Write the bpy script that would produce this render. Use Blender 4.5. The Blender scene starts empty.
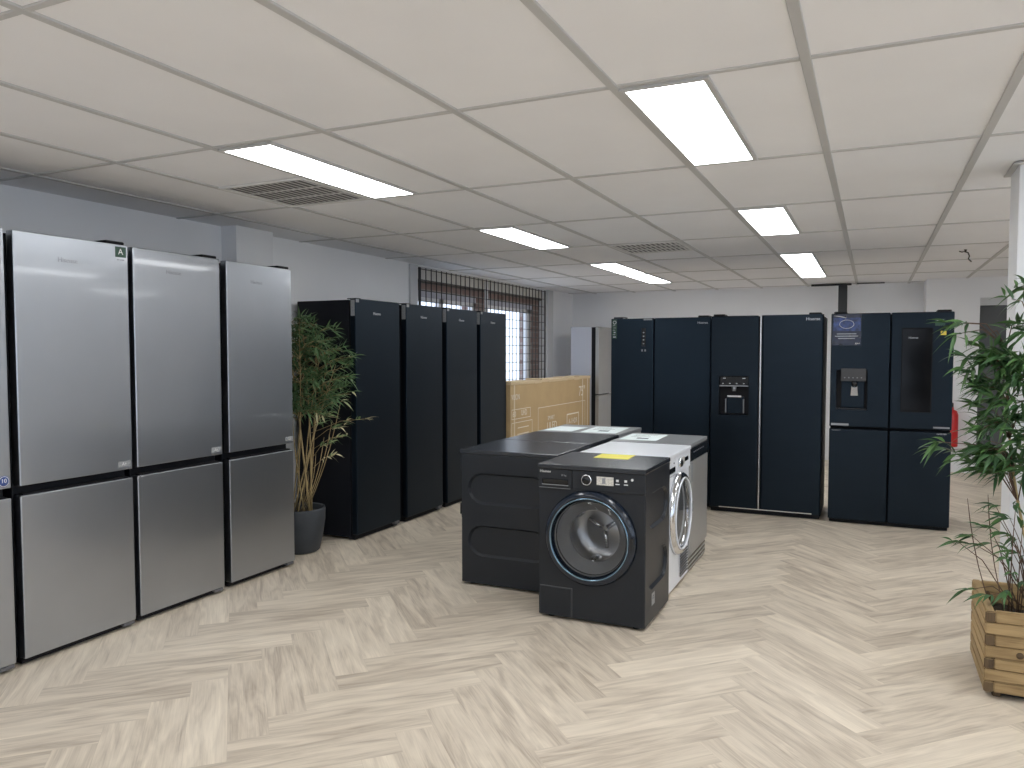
import bpy, bmesh, math, random
from mathutils import Vector, Matrix
PI = math.pi
R = math.radians
scene = bpy.context.scene
COL = scene.collection
random.seed(7)

# ------------------------------------------------------------------ materials
MATS = {}
def nodes_of(name):
    m = bpy.data.materials.new(name); m.use_nodes = True
    nt = m.node_tree
    return m, nt, nt.nodes['Principled BSDF']
def mat(name, col, rough=.5, metal=0., spec=.5, bump=0., bscale=200., vary=0., vscale=3., coat=0., aniso=0., stretch=(1, 1, 1)):
    m, nt, b = nodes_of(name)
    b.inputs['Roughness'].default_value = rough
    b.inputs['Metallic'].default_value = metal
    b.inputs['Specular IOR Level'].default_value = spec
    b.inputs['Coat Weight'].default_value = coat
    b.inputs['Coat Roughness'].default_value = .06
    b.inputs['Anisotropic'].default_value = aniso
    tc = nt.nodes.new('ShaderNodeTexCoord')
    mp = nt.nodes.new('ShaderNodeMapping'); mp.inputs['Scale'].default_value = stretch
    nt.links.new(tc.outputs['Object'], mp.inputs['Vector'])
    n = nt.nodes.new('ShaderNodeTexNoise'); n.inputs['Scale'].default_value = vscale; n.inputs['Detail'].default_value = 3
    nt.links.new(mp.outputs[0], n.inputs['Vector'])
    r = nt.nodes.new('ShaderNodeValToRGB')
    r.color_ramp.elements[0].position = .3; r.color_ramp.elements[1].position = .7
    r.color_ramp.elements[0].color = tuple(c * (1 - vary) for c in col) + (1,)
    r.color_ramp.elements[1].color = tuple(min(1, c * (1 + vary)) for c in col) + (1,)
    nt.links.new(n.outputs['Fac'], r.inputs['Fac'])
    nt.links.new(r.outputs['Color'], b.inputs['Base Color'])
    if bump:
        n2 = nt.nodes.new('ShaderNodeTexNoise'); n2.inputs['Scale'].default_value = bscale
        nt.links.new(mp.outputs[0], n2.inputs['Vector'])
        bp = nt.nodes.new('ShaderNodeBump'); bp.inputs['Strength'].default_value = bump; bp.inputs['Distance'].default_value = .002
        nt.links.new(n2.outputs['Fac'], bp.inputs['Height'])
        nt.links.new(bp.outputs[0], b.inputs['Normal'])
    MATS[name] = m
    return m
def emit(name, col, strength):
    m = bpy.data.materials.new(name); m.use_nodes = True
    nt = m.node_tree; nt.nodes.clear()
    o = nt.nodes.new('ShaderNodeOutputMaterial'); e = nt.nodes.new('ShaderNodeEmission')
    e.inputs['Color'].default_value = (*col, 1); e.inputs['Strength'].default_value = strength
    nt.links.new(e.outputs[0], o.inputs['Surface']); return m
def glass(name, tint, refl=.12, rough=.03):
    m = bpy.data.materials.new(name); m.use_nodes = True
    nt = m.node_tree; nt.nodes.clear()
    o = nt.nodes.new('ShaderNodeOutputMaterial'); t = nt.nodes.new('ShaderNodeBsdfTransparent')
    g = nt.nodes.new('ShaderNodeBsdfGlossy'); mx = nt.nodes.new('ShaderNodeMixShader'); lw = nt.nodes.new('ShaderNodeLayerWeight')
    t.inputs['Color'].default_value = (*tint, 1); g.inputs['Roughness'].default_value = rough
    lw.inputs['Blend'].default_value = refl
    geo = nt.nodes.new('ShaderNodeNewGeometry'); ml = nt.nodes.new('ShaderNodeMath'); ml.operation = 'MULTIPLY_ADD'   # reflect at the outer face only
    ml.inputs[1].default_value = -1.; ml.inputs[2].default_value = 1.; nt.links.new(geo.outputs['Backfacing'], ml.inputs[0])
    m2 = nt.nodes.new('ShaderNodeMath'); m2.operation = 'MULTIPLY'; nt.links.new(lw.outputs['Fresnel'], m2.inputs[0]); nt.links.new(ml.outputs[0], m2.inputs[1])
    nt.links.new(m2.outputs[0], mx.inputs['Fac'])
    nt.links.new(t.outputs[0], mx.inputs[1]); nt.links.new(g.outputs[0], mx.inputs[2])
    nt.links.new(mx.outputs[0], o.inputs['Surface']); return m

M = {}
M['steel'] = mat('brushed_steel', (.42, .445, .485), .36, 1., vary=.02, vscale=4, coat=1.)
M['steel_edge'] = mat('steel_edge', (.7, .7, .71), .25, 1.)
M['black_body'] = mat('black_cabinet', (.006, .007, .011), .5, spec=.25, vary=.1)
M['navy'] = mat('dark_navy_steel', (.0175, .028, .041), .42, .9, vary=.05, vscale=2)
M['black_steel'] = mat('black_steel', (.0135, .021, .030), .36, .85, vary=.05, vscale=2, stretch=(1, 1, 6))
M['gasket'] = mat('black_rubber', (.006, .006, .008), .7, spec=.25)
M['anthracite'] = mat('anthracite_enamel', (.0115, .0145, .0195), .38, .0, spec=.4, vary=.06)
M['anthracite_top'] = mat('anthracite_worktop', (.018, .022, .029), .26, .0, spec=.6, vary=.05)
M['gloss_black'] = mat('gloss_black_plastic', (.006, .007, .009), .12, spec=.5)
M['blue_black'] = mat('blue_black_plastic', (.008, .014, .026), .16, spec=.6)
M['ice_blue'] = mat('pale_blue_metal_trim', (.20, .30, .38), .2, .9)
M['chrome'] = mat('chrome', (.75, .76, .78), .12, 1.)
M['drum'] = mat('drum_steel', (.62, .62, .63), .3, 1., bump=.3, bscale=90)
M['white_enamel'] = mat('white_enamel', (.80, .83, .88), .3, spec=.5, vary=.02)
M['grey_steel'] = mat('grey_steel', (.40, .395, .385), .42, .55, vary=.04, stretch=(1, 8, 1))
M['grey_top'] = mat('grey_worktop', (.24, .25, .26), .35, .1, vary=.05)
M['rubber_grey'] = mat('grey_rubber', (.12, .12, .125), .6)
M['seal_grey'] = mat('light_grey_rubber', (.22, .22, .22), .5)
M['head_grey'] = mat('dark_grey_plastic', (.045, .045, .048), .4)
M['white_plastic'] = mat('white_plastic', (.85, .85, .85), .35)
M['paper'] = mat('white_paper', (.80, .88, .88), .8, vary=.03)
M['paper_yellow'] = mat('yellow_paper', (.88, .80, .16), .8, vary=.05)
M['print'] = mat('printing_ink', (.12, .14, .16), .7)
M['print_white'] = mat('white_printing', (.75, .75, .75), .6)
M['print_cream'] = mat('cream_printing', (.78, .72, .60), .7)
M['logo'] = mat('grey_logo', (.30, .31, .33), .35, .6)
M['logo_light'] = mat('light_logo', (.55, .57, .60), .35, .4)
M['label_green'] = mat('green_label', (.02, .065, .04), .4)
M['label_blue'] = mat('blue_label', (.03, .07, .26), .35)
M['label_navy'] = mat('navy_sticker', (.008, .012, .034), .25, vary=.4, vscale=25)
M['label_blue_art'] = mat('blue_sticker_print', (.022, .045, .16), .25, vary=.75, vscale=30)
M['label_grey'] = mat('grey_label', (.28, .29, .30), .4, vary=.2, vscale=120)
M['label_yellow'] = mat('yellow_label', (.80, .62, .08), .5)
M['cardboard'] = mat('cardboard', (.47, .335, .175), .85, vary=.06, vscale=4, bump=.1, bscale=80)
M['cardboard_light'] = mat('cardboard_rim', (.60, .47, .30), .85, vary=.05)
M['tape'] = mat('clear_tape', (.60, .50, .34), .3)
M['wall'] = mat('painted_wall', (.86, .87, .89), .75, vary=.015, vscale=1.5, bump=.05, bscale=150)
M['wall_white'] = mat('white_wall', (.80, .81, .83), .7, vary=.01, bump=.05, bscale=150)
M['tile'] = mat('ceiling_tile', (.855, .86, .885), .9, spec=.2, vary=.02, vscale=2, bump=.25, bscale=350)
M['tbar'] = mat('ceiling_grid_bar', (.52, .52, .52), .5, vary=.02)
M['white_metal'] = mat('white_metal', (.8, .8, .8), .45)
M['vent_metal'] = mat('vent_grille', (.72, .72, .71), .5)
M['vent_dark'] = mat('vent_inside', (.22, .22, .225), .9)
M['upvc'] = mat('white_window_frame', (.80, .80, .82), .35)
M['lilac'] = mat('blind_cassette', (.50, .50, .56), .6, vary=.03)
M['wire'] = mat('black_wire', (.012, .012, .014), .5)
M['door_grey'] = mat('dark_grey_door', (.075, .08, .085), .5, vary=.05)
M['door_trim'] = mat('pale_grey_trim', (.55, .56, .58), .5)
M['red'] = mat('red_enamel', (.60, .02, .02), .3)
M['pot'] = mat('charcoal_pot', (.040, .046, .054), .6, vary=.12, vscale=9, bump=.15, bscale=60)
M['soil'] = mat('soil', (.030, .021, .014), .95, vary=.5, vscale=40, bump=.8, bscale=60)
M['stem'] = mat('bamboo_stem', (.36, .27, .13), .55, vary=.3, vscale=12)
M['twig'] = mat('brown_twig', (.12, .07, .045), .7, vary=.3, vscale=20)
M['panel_light'] = emit('light_panel', (.965, .985, 1.), 12.0)
M['display'] = mat('pale_display', (.62, .60, .55), .25, vary=.25, vscale=160)
M['icon'] = mat('white_icon', (.75, .75, .75), .5)
M['glass_dark'] = glass('smoked_glass', (.62, .63, .64), .30)
M['glass_clear'] = glass('window_glass', (.93, .96, 1.), .10)
M['glass_black'] = mat('black_glass', (.003, .003, .004), .12, spec=.2)

def brick_mat():
    m, nt, b = nodes_of('brown_brick')
    tc = nt.nodes.new('ShaderNodeTexCoord'); sp = nt.nodes.new('ShaderNodeSeparateXYZ'); cb = nt.nodes.new('ShaderNodeCombineXYZ')
    nt.links.new(tc.outputs['Object'], sp.inputs[0]); nt.links.new(sp.outputs['Y'], cb.inputs['X']); nt.links.new(sp.outputs['Z'], cb.inputs['Y'])
    br = nt.nodes.new('ShaderNodeTexBrick')
    br.inputs['Scale'].default_value = 1.; br.inputs['Brick Width'].default_value = .225; br.inputs['Row Height'].default_value = .075
    br.inputs['Mortar Size'].default_value = .008
    br.inputs['Color1'].default_value = (.23, .155, .14, 1); br.inputs['Color2'].default_value = (.30, .21, .19, 1); br.inputs['Mortar'].default_value = (.33, .29, .27, 1)
    nt.links.new(cb.outputs[0], br.inputs['Vector']); nt.links.new(br.outputs['Color'], b.inputs['Base Color'])
    b.inputs['Roughness'].default_value = .85
    return m
M['brick'] = brick_mat()

def wood_nodes(name, light, dark, attr, knots=True, rough=.45, gscale=1.):
    """wood whose grain runs along the U of the mesh's UV map (in metres); a colour attribute picks each board's tone"""
    m, nt, b = nodes_of(name)
    N = nt.nodes.new; L = nt.links.new
    uv = N('ShaderNodeUVMap'); uv.uv_map = 'UVMap'
    at = N('ShaderNodeVertexColor'); at.layer_name = attr
    sep = N('ShaderNodeSeparateColor'); L(at.outputs['Color'], sep.inputs[0])
    off = N('ShaderNodeCombineXYZ')
    mul = N('ShaderNodeMath'); mul.operation = 'MULTIPLY'; mul.inputs[1].default_value = 37.; L(sep.outputs[1], mul.inputs[0])
    L(mul.outputs[0], off.inputs['X']); L(mul.outputs[0], off.inputs['Y'])
    add = N('ShaderNodeVectorMath'); add.operation = 'ADD'; L(uv.outputs[0], add.inputs[0]); L(off.outputs[0], add.inputs[1])
    mp = N('ShaderNodeMapping'); mp.inputs['Scale'].default_value = (1.5 * gscale, 11 * gscale, 1); L(add.outputs[0], mp.inputs['Vector'])
    n1 = N('ShaderNodeTexNoise'); n1.inputs['Scale'].default_value = 1.6; n1.inputs['Detail'].default_value = 6; n1.inputs['Distortion'].default_value = 1.1
    L(mp.outputs[0], n1.inputs['Vector'])
    mp2 = N('ShaderNodeMapping'); mp2.inputs['Scale'].default_value = (5 * gscale, 170 * gscale, 1); L(add.outputs[0], mp2.inputs['Vector'])
    n2 = N('ShaderNodeTexNoise'); n2.inputs['Scale'].default_value = 1.; n2.inputs['Detail'].default_value = 2; L(mp2.outputs[0], n2.inputs['Vector'])
    # broad streak + fine grain + board tone
    s1 = N('ShaderNodeMath'); s1.operation = 'MULTIPLY_ADD'; s1.inputs[1].default_value = 1.45; s1.inputs[2].default_value = -.67; L(n1.outputs['Fac'], s1.inputs[0])
    s2 = N('ShaderNodeMath'); s2.operation = 'MULTIPLY_ADD'; s2.inputs[1].default_value = .55; L(n2.outputs['Fac'], s2.inputs[0]); L(s1.outputs[0], s2.inputs[2])
    s3 = N('ShaderNodeMath'); s3.operation = 'MULTIPLY_ADD'; s3.inputs[1].default_value = .46; L(sep.outputs[0], s3.inputs[0]); L(s2.outputs[0], s3.inputs[2])
    rp = N('ShaderNodeValToRGB'); rp.color_ramp.elements[0].color = (*dark, 1); rp.color_ramp.elements[1].color = (*light, 1)
    rp.color_ramp.elements[0].position = .05; rp.color_ramp.elements[1].position = .95
    e = rp.color_ramp.elements.new(.45); e.color = tuple((a * .45 + c * .55) for a, c in zip(dark, light)) + (1,)
    L(s3.outputs[0], rp.inputs['Fac']); L(rp.outputs['Color'], b.inputs['Base Color'])
    b.inputs['Roughness'].default_value = rough; b.inputs['Specular IOR Level'].default_value = .35
    bp = N('ShaderNodeBump'); bp.inputs['Strength'].default_value = .08; bp.inputs['Distance'].default_value = .002
    L(n2.outputs['Fac'], bp.inputs['Height']); L(bp.outputs[0], b.inputs['Normal'])
    return m
M['plank'] = wood_nodes('pale_oak_plank', (.79, .70, .57), (.40, .332, .258), 'tone')
M['planter_wood'] = wood_nodes('tan_timber', (.46, .325, .16), (.21, .135, .06), 'tone', rough=.6, gscale=1.3)
M['post_wood'] = wood_nodes('end_grain_timber', (.15, .10, .052), (.07, .045, .025), 'tone', rough=.7, gscale=2)

def leaf_mat(name, c1, c2, c3):
    m, nt, b = nodes_of(name)
    at = nt.nodes.new('ShaderNodeVertexColor'); at.layer_name = 'tone'
    sep = nt.nodes.new('ShaderNodeSeparateColor'); nt.links.new(at.outputs['Color'], sep.inputs[0])
    rp = nt.nodes.new('ShaderNodeValToRGB')
    rp.color_ramp.elements[0].color = (*c1, 1); rp.color_ramp.elements[1].color = (*c3, 1)
    e = rp.color_ramp.elements.new(.6); e.color = (*c2, 1)
    nt.links.new(sep.outputs[0], rp.inputs['Fac']); nt.links.new(rp.outputs['Color'], b.inputs['Base Color'])
    b.inputs['Roughness'].default_value = .5
    return m
M['leaf_a'] = leaf_mat('bamboo_leaf', (.065, .135, .055), (.17, .27, .11), (.58, .53, .33))
M['leaf_b'] = leaf_mat('fresh_bamboo_leaf', (.03, .085, .03), (.12, .25, .06), (.36, .46, .17))

# ------------------------------------------------------------------ mesh helpers
class MB:
    def __init__(s): s.bm = bmesh.new(); s.uv = None
    def box(s, lo, hi, r=0., seg=2, mi=0, only=None):
        b = bmesh.new(); bmesh.ops.create_cube(b, size=1.)
        for v in b.verts:
            v.co = Vector([(lo[i] + hi[i]) / 2 + v.co[i] * (hi[i] - lo[i]) for i in range(3)])
        if r:
            ed = b.edges[:]
            if only is not None:
                ed = [e for e in ed if abs((e.verts[0].co - e.verts[1].co).normalized()[only]) > .9]
            bmesh.ops.bevel(b, geom=ed, offset=r, segments=seg, affect='EDGES', profile=.5)
        return s.add(b, mi)
    def add(s, b, mi=0):
        for f in b.faces: f.material_index = mi
        me = bpy.data.meshes.new('tmp'); b.to_mesh(me); b.free()
        s.bm.from_mesh(me); bpy.data.meshes.remove(me); return s
    def tube(s, pts, rad, n=8, mi=0, cap=True):
        b = bmesh.new(); pts = [Vector(p) for p in pts]
        rr = rad if isinstance(rad, (list, tuple)) else [rad] * len(pts)
        t0 = (pts[1] - pts[0]).normalized()
        a = Vector((0, 0, 1)) if abs(t0.z) < .9 else Vector((1, 0, 0))
        u = t0.cross(a).normalized(); rings = []
        for i, p in enumerate(pts):
            t = (pts[min(i + 1, len(pts) - 1)] - pts[max(i - 1, 0)]).normalized()
            u = (u - t * u.dot(t)).normalized(); w = t.cross(u)
            rings.append([b.verts.new(p + (u * math.cos(2 * PI * k / n) + w * math.sin(2 * PI * k / n)) * rr[i]) for k in range(n)])
        for i in range(len(rings) - 1):
            for k in range(n):
                b.faces.new((rings[i][k], rings[i][(k + 1) % n], rings[i + 1][(k + 1) % n], rings[i + 1][k]))
        if cap:
            b.faces.new(rings[0][::-1]); b.faces.new(rings[-1])
        for f in b.faces: f.smooth = n > 4
        return s.add(b, mi)
    def lathe(s, prof, c=(0, 0, 0), axis='z', n=48, mi=0, smooth=True, closed=False):
        """prof: (radius, height along the axis)"""
        b = bmesh.new(); rings = []
        for r, h in prof:
            ring = []
            if r < 1e-6: ring = [b.verts.new(s._ax(0, 0, h, c, axis))]
            else: ring = [b.verts.new(s._ax(r * math.cos(2 * PI * k / n), r * math.sin(2 * PI * k / n), h, c, axis)) for k in range(n)]
            rings.append(ring)
        prs = list(zip(rings, rings[1:])) + ([(rings[-1], rings[0])] if closed else [])
        for A, B in prs:
            for k in range(n):
                k2 = (k + 1) % n
                if len(A) == 1 and len(B) == 1: continue
                if len(A) == 1: b.faces.new((A[0], B[k2], B[k]))
                elif len(B) == 1: b.faces.new((A[k], A[k2], B[0]))
                else: b.faces.new((A[k], A[k2], B[k2], B[k]))
        for f in b.faces: f.smooth = smooth
        bmesh.ops.recalc_face_normals(b, faces=b.faces)
        return s.add(b, mi)
    @staticmethod
    def _ax(x, y, h, c, axis):
        if axis == 'z': return Vector((c[0] + x, c[1] + y, c[2] + h))
        if axis == 'y': return Vector((c[0] + x, c[1] + h, c[2] + y))
        return Vector((c[0] + h, c[1] + x, c[2] + y))
    def loft(s, loops, mi=0):
        b = bmesh.new(); rs = [[b.verts.new(p) for p in l] for l in loops]; n = len(rs[0])
        for A, B in zip(rs, rs[1:]):
            for k in range(n): b.faces.new((A[k], A[(k + 1) % n], B[(k + 1) % n], B[k]))
        b.faces.new(rs[0][::-1]); b.faces.new(rs[-1])
        bmesh.ops.recalc_face_normals(b, faces=b.faces)
        return s.add(b, mi)
    def build(s, name, mats, parent=None, loc=None, smooth=None):
        me = bpy.data.meshes.new(name)
        bmesh.ops.recalc_face_normals(s.bm, faces=s.bm.faces) if smooth == 'recalc' else None
        s.bm.to_mesh(me); s.bm.free()
        for m in (mats if isinstance(mats, (list, tuple)) else [mats]): me.materials.append(m)
        o = bpy.data.objects.new(name, me); COL.objects.link(o)
        if parent: o.parent = parent
        if loc: o.location = loc
        return o
def BX(name, lo, hi, m, parent=None, r=0., seg=2, only=None):
    return MB().box(lo, hi, r, seg, 0, only).build(name, m, parent)
def tag(o, label=None, cat=None, group=None, kind=None):
    if label: o['label'] = label
    if cat: o['category'] = cat
    if group: o['group'] = group
    if kind: o['kind'] = kind
    return o
def thing(name, label, cat, loc=(0, 0, 0), rz=0., group=None):
    o = bpy.data.objects.new(name, None); COL.objects.link(o)
    o.location = loc; o.rotation_euler = (0, 0, rz); o.empty_display_size = .1
    return tag(o, label, cat, group)
def struct(o): o['kind'] = 'structure'; return o
def cut(o, cutters):
    """subtract meshes from o and keep one clean mesh"""
    cs = []
    for mb in cutters:
        c = mb.build('cutter', M['gasket'])
        md = o.modifiers.new('b', 'BOOLEAN'); md.operation = 'DIFFERENCE'; md.solver = 'EXACT'; md.object = c; cs.append(c)
    par = o.parent; o.parent = None
    bpy.context.view_layer.update()
    dg = bpy.context.evaluated_depsgraph_get()
    me = bpy.data.meshes.new_from_object(o.evaluated_get(dg))
    old = o.data; o.modifiers.clear(); o.data = me; nm = o.name.split('.')[0]
    bpy.data.meshes.remove(old); me.name = nm
    for c in cs:
        m = c.data; bpy.data.objects.remove(c); bpy.data.meshes.remove(m)
    o.parent = par
    return o
def text(name, s, size, loc, m, parent, rot=(PI / 2, 0, 0), ext=.0006, align='CENTER', sx=1., sp=1.):
    cu = bpy.data.curves.new('lettering', 'FONT'); cu.body = s; cu.size = size; cu.extrude = ext
    cu.align_x = align; cu.align_y = 'CENTER'; cu.space_character = sp; cu.resolution_u = 3
    t = bpy.data.objects.new('lettering', cu); COL.objects.link(t)
    bpy.context.view_layer.update()
    me = bpy.data.meshes.new_from_object(t.evaluated_get(bpy.context.evaluated_depsgraph_get()))
    bpy.data.objects.remove(t); bpy.data.curves.remove(cu)
    me.name = name; me.materials.clear(); me.materials.append(m)
    o = bpy.data.objects.new(name, me); COL.objects.link(o)
    o.parent = parent; o.location = loc; o.rotation_euler = rot; o.scale = (sx, 1, 1)
    return o
def stadium(cy, cz, ly, lz, x, k=8):
    """rounded slot outline in the plane x, centre (cy, cz), lengths ly x lz"""
    r = lz / 2; h = ly / 2 - r; out = []
    for i in range(k + 1):
        a = -PI / 2 + PI * i / k; out.append((x, cy + h + r * math.cos(a), cz + r * math.sin(a)))
    for i in range(k + 1):
        a = PI / 2 + PI * i / k; out.append((x, cy - h + r * math.cos(a), cz + r * math.sin(a)))
    return out
def slot(sx, hw, cy, cz, ly, lz, d=.015):
    return MB().loft([stadium(cy, cz, ly + .01, lz + .01, sx * (hw + .004)), stadium(cy, cz, ly - .022, lz - .022, sx * (hw - d))])

# ------------------------------------------------------------------ room
H = 2.332
X0, X1, Y0, Y1 = -4.17, 4.6, -4.2, 11.1
def build_floor():
    W, n = .15, 5; s = math.sqrt(.5) * W; bm = bmesh.new()
    uvl = bm.loops.layers.uv.new('UVMap'); cl = bm.loops.layers.color.new('tone')
    ox, oy = .078, .07
    def w(x, y): return ox + (x - y) * s, oy + (x + y) * s
    rnd = random.Random(3)
    def quad(x, y, dx, dy):
        cx, cy = w(x + dx / 2, y + dy / 2)
        if not (X0 - .35 < cx < X1 + .35 and Y0 - .35 < cy < Y1 + .5): return
        g = .0022
        pts = [(x + g, y + g), (x + dx - g, y + g), (x + dx - g, y + dy - g), (x + g, y + dy - g)]
        f = bm.faces.new([bm.verts.new((*w(*p), 0.)) for p in pts])
        t = (rnd.betavariate(2, 2), rnd.random(), rnd.random(), 1)
        flip = rnd.random() < .5
        for lp, p in zip(f.loops, pts):
            u, v = (p[0] - x, p[1] - y) if dx > dy else (p[1] - y, p[0] - x)
            if flip: u, v = n - u, 1 - v
            lp[uvl].uv = (u * W, v * W); lp[cl] = t
    A = 130
    for y in range(-A, A):
        for m in range(-20, 20):
            quad(y + 2 * n * m, y, n, 1)
            quad(y, y + 1 - 2 * n * m, 1, n)
    # dark bed that shows in the hairline joints
    f = bm.faces.new([bm.verts.new(p) for p in ((X0 - .4, Y0 - .4, -.002), (X1 + .4, Y0 - .4, -.002), (X1 + .4, Y1 + .5, -.002), (X0 - .4, Y1 + .5, -.002))])
    f.material_index = 1
    me = bpy.data.meshes.new('floor'); bm.to_mesh(me); bm.free()
    me.materials.append(M['plank']); me.materials.append(mat('floor_joint', (.48, .42, .34), .8))
    o = bpy.data.objects.new('floor', me); COL.objects.link(o); struct(o)
build_floor()

def build_ceiling():
    mb = MB()
    xs = [-4.4 + .6 * k for k in range(17)]        # bars at -0.8, -0.2, 0.4 ...
    ys = [-4.7 + 1.2 * k for k in range(15)]       # rows at 2.5, 3.7, 4.9 ...
    for i in range(len(xs) - 1):
        for j in range(len(ys) - 1):
            mb.box((xs[i] + .004, ys[j] + .004, H), (xs[i + 1] - .004, ys[j + 1] - .004, H + .015))
    mb.box((-4.6, -4.7, H + .015), (5.2, 12.1, H + .12))
    struct(mb.build('ceiling', M['tile']))
    g = MB()
    for x in xs[1:]: g.box((x - .016, Y0, H - .007), (x + .016, Y1, H + .002), .002, 1)
    for y in ys[1:]: g.box((X0, y - .012, H - .0055), (X1, y + .012, H + .002), .002, 1)
    struct(g.build('trim_1', M['tbar']))
build_ceiling()

# left wall with a recessed, grilled window bay
WY0, WY1 = 6.63, 10.02
def build_walls():
    w = MB(); T = .3
    w.box((X0 - T, Y0 - T, 0), (X0, WY0, H)); w.box((X0 - T, WY1, 0), (X0, Y1 + T, H))
    w.box((X0 - T, WY0, 0), (X0, WY1, .80)); w.box((X0 - T, WY0, 2.315), (X0, WY1, H))
    struct(w.build('wall_left', M['wall']))
    # brick lining behind the grille with two openings
    b = MB(); a, c = X0 - T, X0 - .10
    op = [(6.69, 8.12, .95, 2.09), (8.36, 9.78, .95, 2.09)]
    b.box((a, WY0, .80), (c, op[0][0], 2.19)); b.box((a, op[0][1], .80), (c, op[1][0], 2.19)); b.box((a, op[1][1], .80), (c, WY1, 2.19))
    for o in op:
        b.box((a, o[0], .80), (c, o[1], o[2])); b.box((a, o[0], o[3]), (c, o[1], 2.19))
    struct(b.build('trim_2', M['brick']))
    s = MB(); s.box((a, WY0, 2.19), (X0 - .07, WY1, 2.315)); struct(s.build('trim_3', mat('cream_soffit', (.66, .64, .60), .8)))
    s = MB(); s.box((X0 - .101, WY0, 2.172), (X0 - .062, WY1, 2.19)); struct(s.build('trim_4', mat('dark_rail', (.10, .085, .075), .6)))
    for i, o in enumerate(op):
        f = MB(); x0, x1 = c - .09, c - .03
        y0, y1, z0, z1 = o
        e = .05
        f.box((x0, y0, z0), (x1, y1, z0 + e), .004); f.box((x0, y0, z1 - .105), (x1, y1, z1 - .06), .004)
        f.box((x0, y0, z0), (x1, y0 + e, z1 - .06), .004); f.box((x0, y1 - e - (.06 if i else 0), z0), (x1, y1, z1 - .06), .004)
        ym = y0 + (.66 if i == 0 else .05)
        f.box((x0, ym - .05, z0), (x1, ym + .05, z1 - .06), .004)
        w_ = tag(f.build('window_%d' % (i + 1), M['upvc']), kind='structure')
        h = MB(); h.box((c - .08, y0 + .002, z1 - .062), (c - .005, y1 - .002, z1), .004)
        h.build('blind_cassette', M['lilac'], w_)
        g = MB(); g.box((c - .065, y0 + e, z0 + e), (c - .055, y1 - e, z1 - .1)); g.build('window_pane', M['glass_clear'], w_)
    # pillar on the left wall
    struct(BX('wall_left_pillar', (X0, 4.075, 0), (X0 + .14, 4.44, H), M['wall_white'], r=.003))
    struct(BX('trim_5', (X0, WY0 - .14, .0), (X0 + .025, WY0 - .005, 2.32), M['door_trim'], r=.003))
    struct(BX('trim_6', (X0, WY1 + .01, .0), (X0 + .025, WY1 + .22, 2.32), M['door_trim'], r=.003))
    # back wall, its nearer right-hand section with a dark door
    struct(BX('wall_back', (X0 - .3, Y1, 0), (.60, Y1 + .25, H), M['wall']))
    YB = 10.62; dx0, dx1 = 1.14, 2.02
    w = MB(); w.box((.575, YB, 0), (dx0, Y1 + .25, H)); w.box((dx1, YB, 0), (X1 + .3, Y1 + .25, H)); w.box((dx0, YB, 2.09), (dx1, Y1 + .25, H))
    w.box((.830, YB - .004, 0), (.838, YB, H))
    struct(w.build('wall_back_right', M['wall_white']))
    d = struct(BX('door_1', (dx0 + .001, YB + .04, .002), (dx1 - .001, YB + .09, 2.03), M['door_grey'], r=.004))
    f = MB(); f.box((dx0, YB - .012, 2.0), (dx1, YB + .1, 2.09), .003); f.build('door_header', M['door_trim'], d)
    hd = MB(); hd.tube([(dx1 - .12, YB + .04, 1.0), (dx1 - .12, YB - .02, 1.0), (dx1 - .24, YB - .02, 1.0)], .009); hd.build('door_handle', M['chrome'], d)
    # unseen glazing added for daylight, behind the camera and along the right-hand wall
    def added_glazing(name, axis, c0, c1, a0, a1, bays, z0, z1, num):
        w = MB()
        def bx(mb, p0, p1, q0, q1, h0, h1):
            mb.box((p0, q0, h0) if axis == 'x' else (q0, p0, h0), (p1, q1, h1) if axis == 'x' else (q1, p1, h1))
        edges = [a0] + [v for b in bays for v in b] + [a1]
        for i in range(0, len(edges), 2): bx(w, edges[i], edges[i + 1], c0, c1, 0, H)
        for b in bays: bx(w, b[0], b[1], c0, c1, 0, z0); bx(w, b[0], b[1], c0, c1, z1, H)
        struct(w.build(name, M['wall_white']))
        cm = (c0 + c1) / 2
        for k, b in enumerate(bays):
            f = MB(); e = .06
            bx(f, b[0], b[1], cm - .03, cm + .03, z0, z0 + e); bx(f, b[0], b[1], cm - .03, cm + .03, z1 - e, z1)
            bx(f, b[0], b[0] + e, cm - .03, cm + .03, z0 + e, z1 - e); bx(f, b[1] - e, b[1], cm - .03, cm + .03, z0 + e, z1 - e)
            wn = tag(f.build('window_%d' % (num + k), M['upvc']), kind='structure')  # these windows are unseen, added to let more daylight in
            g = MB(); bx(g, b[0] + e, b[1] - e, cm - .004, cm + .004, z0 + e, z1 - e); g.build('window_pane', M['glass_clear'], wn)
    added_glazing('wall_front', 'x', Y0 - .3, Y0, X0 - .3, X1 + .3, [(-1.6, .9), (1.6, 4.1)], .25, 2.25, 3)
    added_glazing('wall_right', 'y', X1, X1 + .3, Y0, Y1 + .25, [(-2.6, -.4), (.2, 2.4), (3.0, 5.2)], .35, 2.2, 5)
    # free-standing white column near the planter with its ceiling collar
    c_ = struct(BX('wall_column', (.600, 4.27, 0), (.93, 4.52, H), M['wall_white'], r=.004))
    k = MB(); k.box((.572, 4.235, H - .016), (.95, 4.545, H - .0075), .002)
    k.build('column_collar', M['tbar'], c_)
    # black steel post and channel at the back wall
build_walls()

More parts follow.
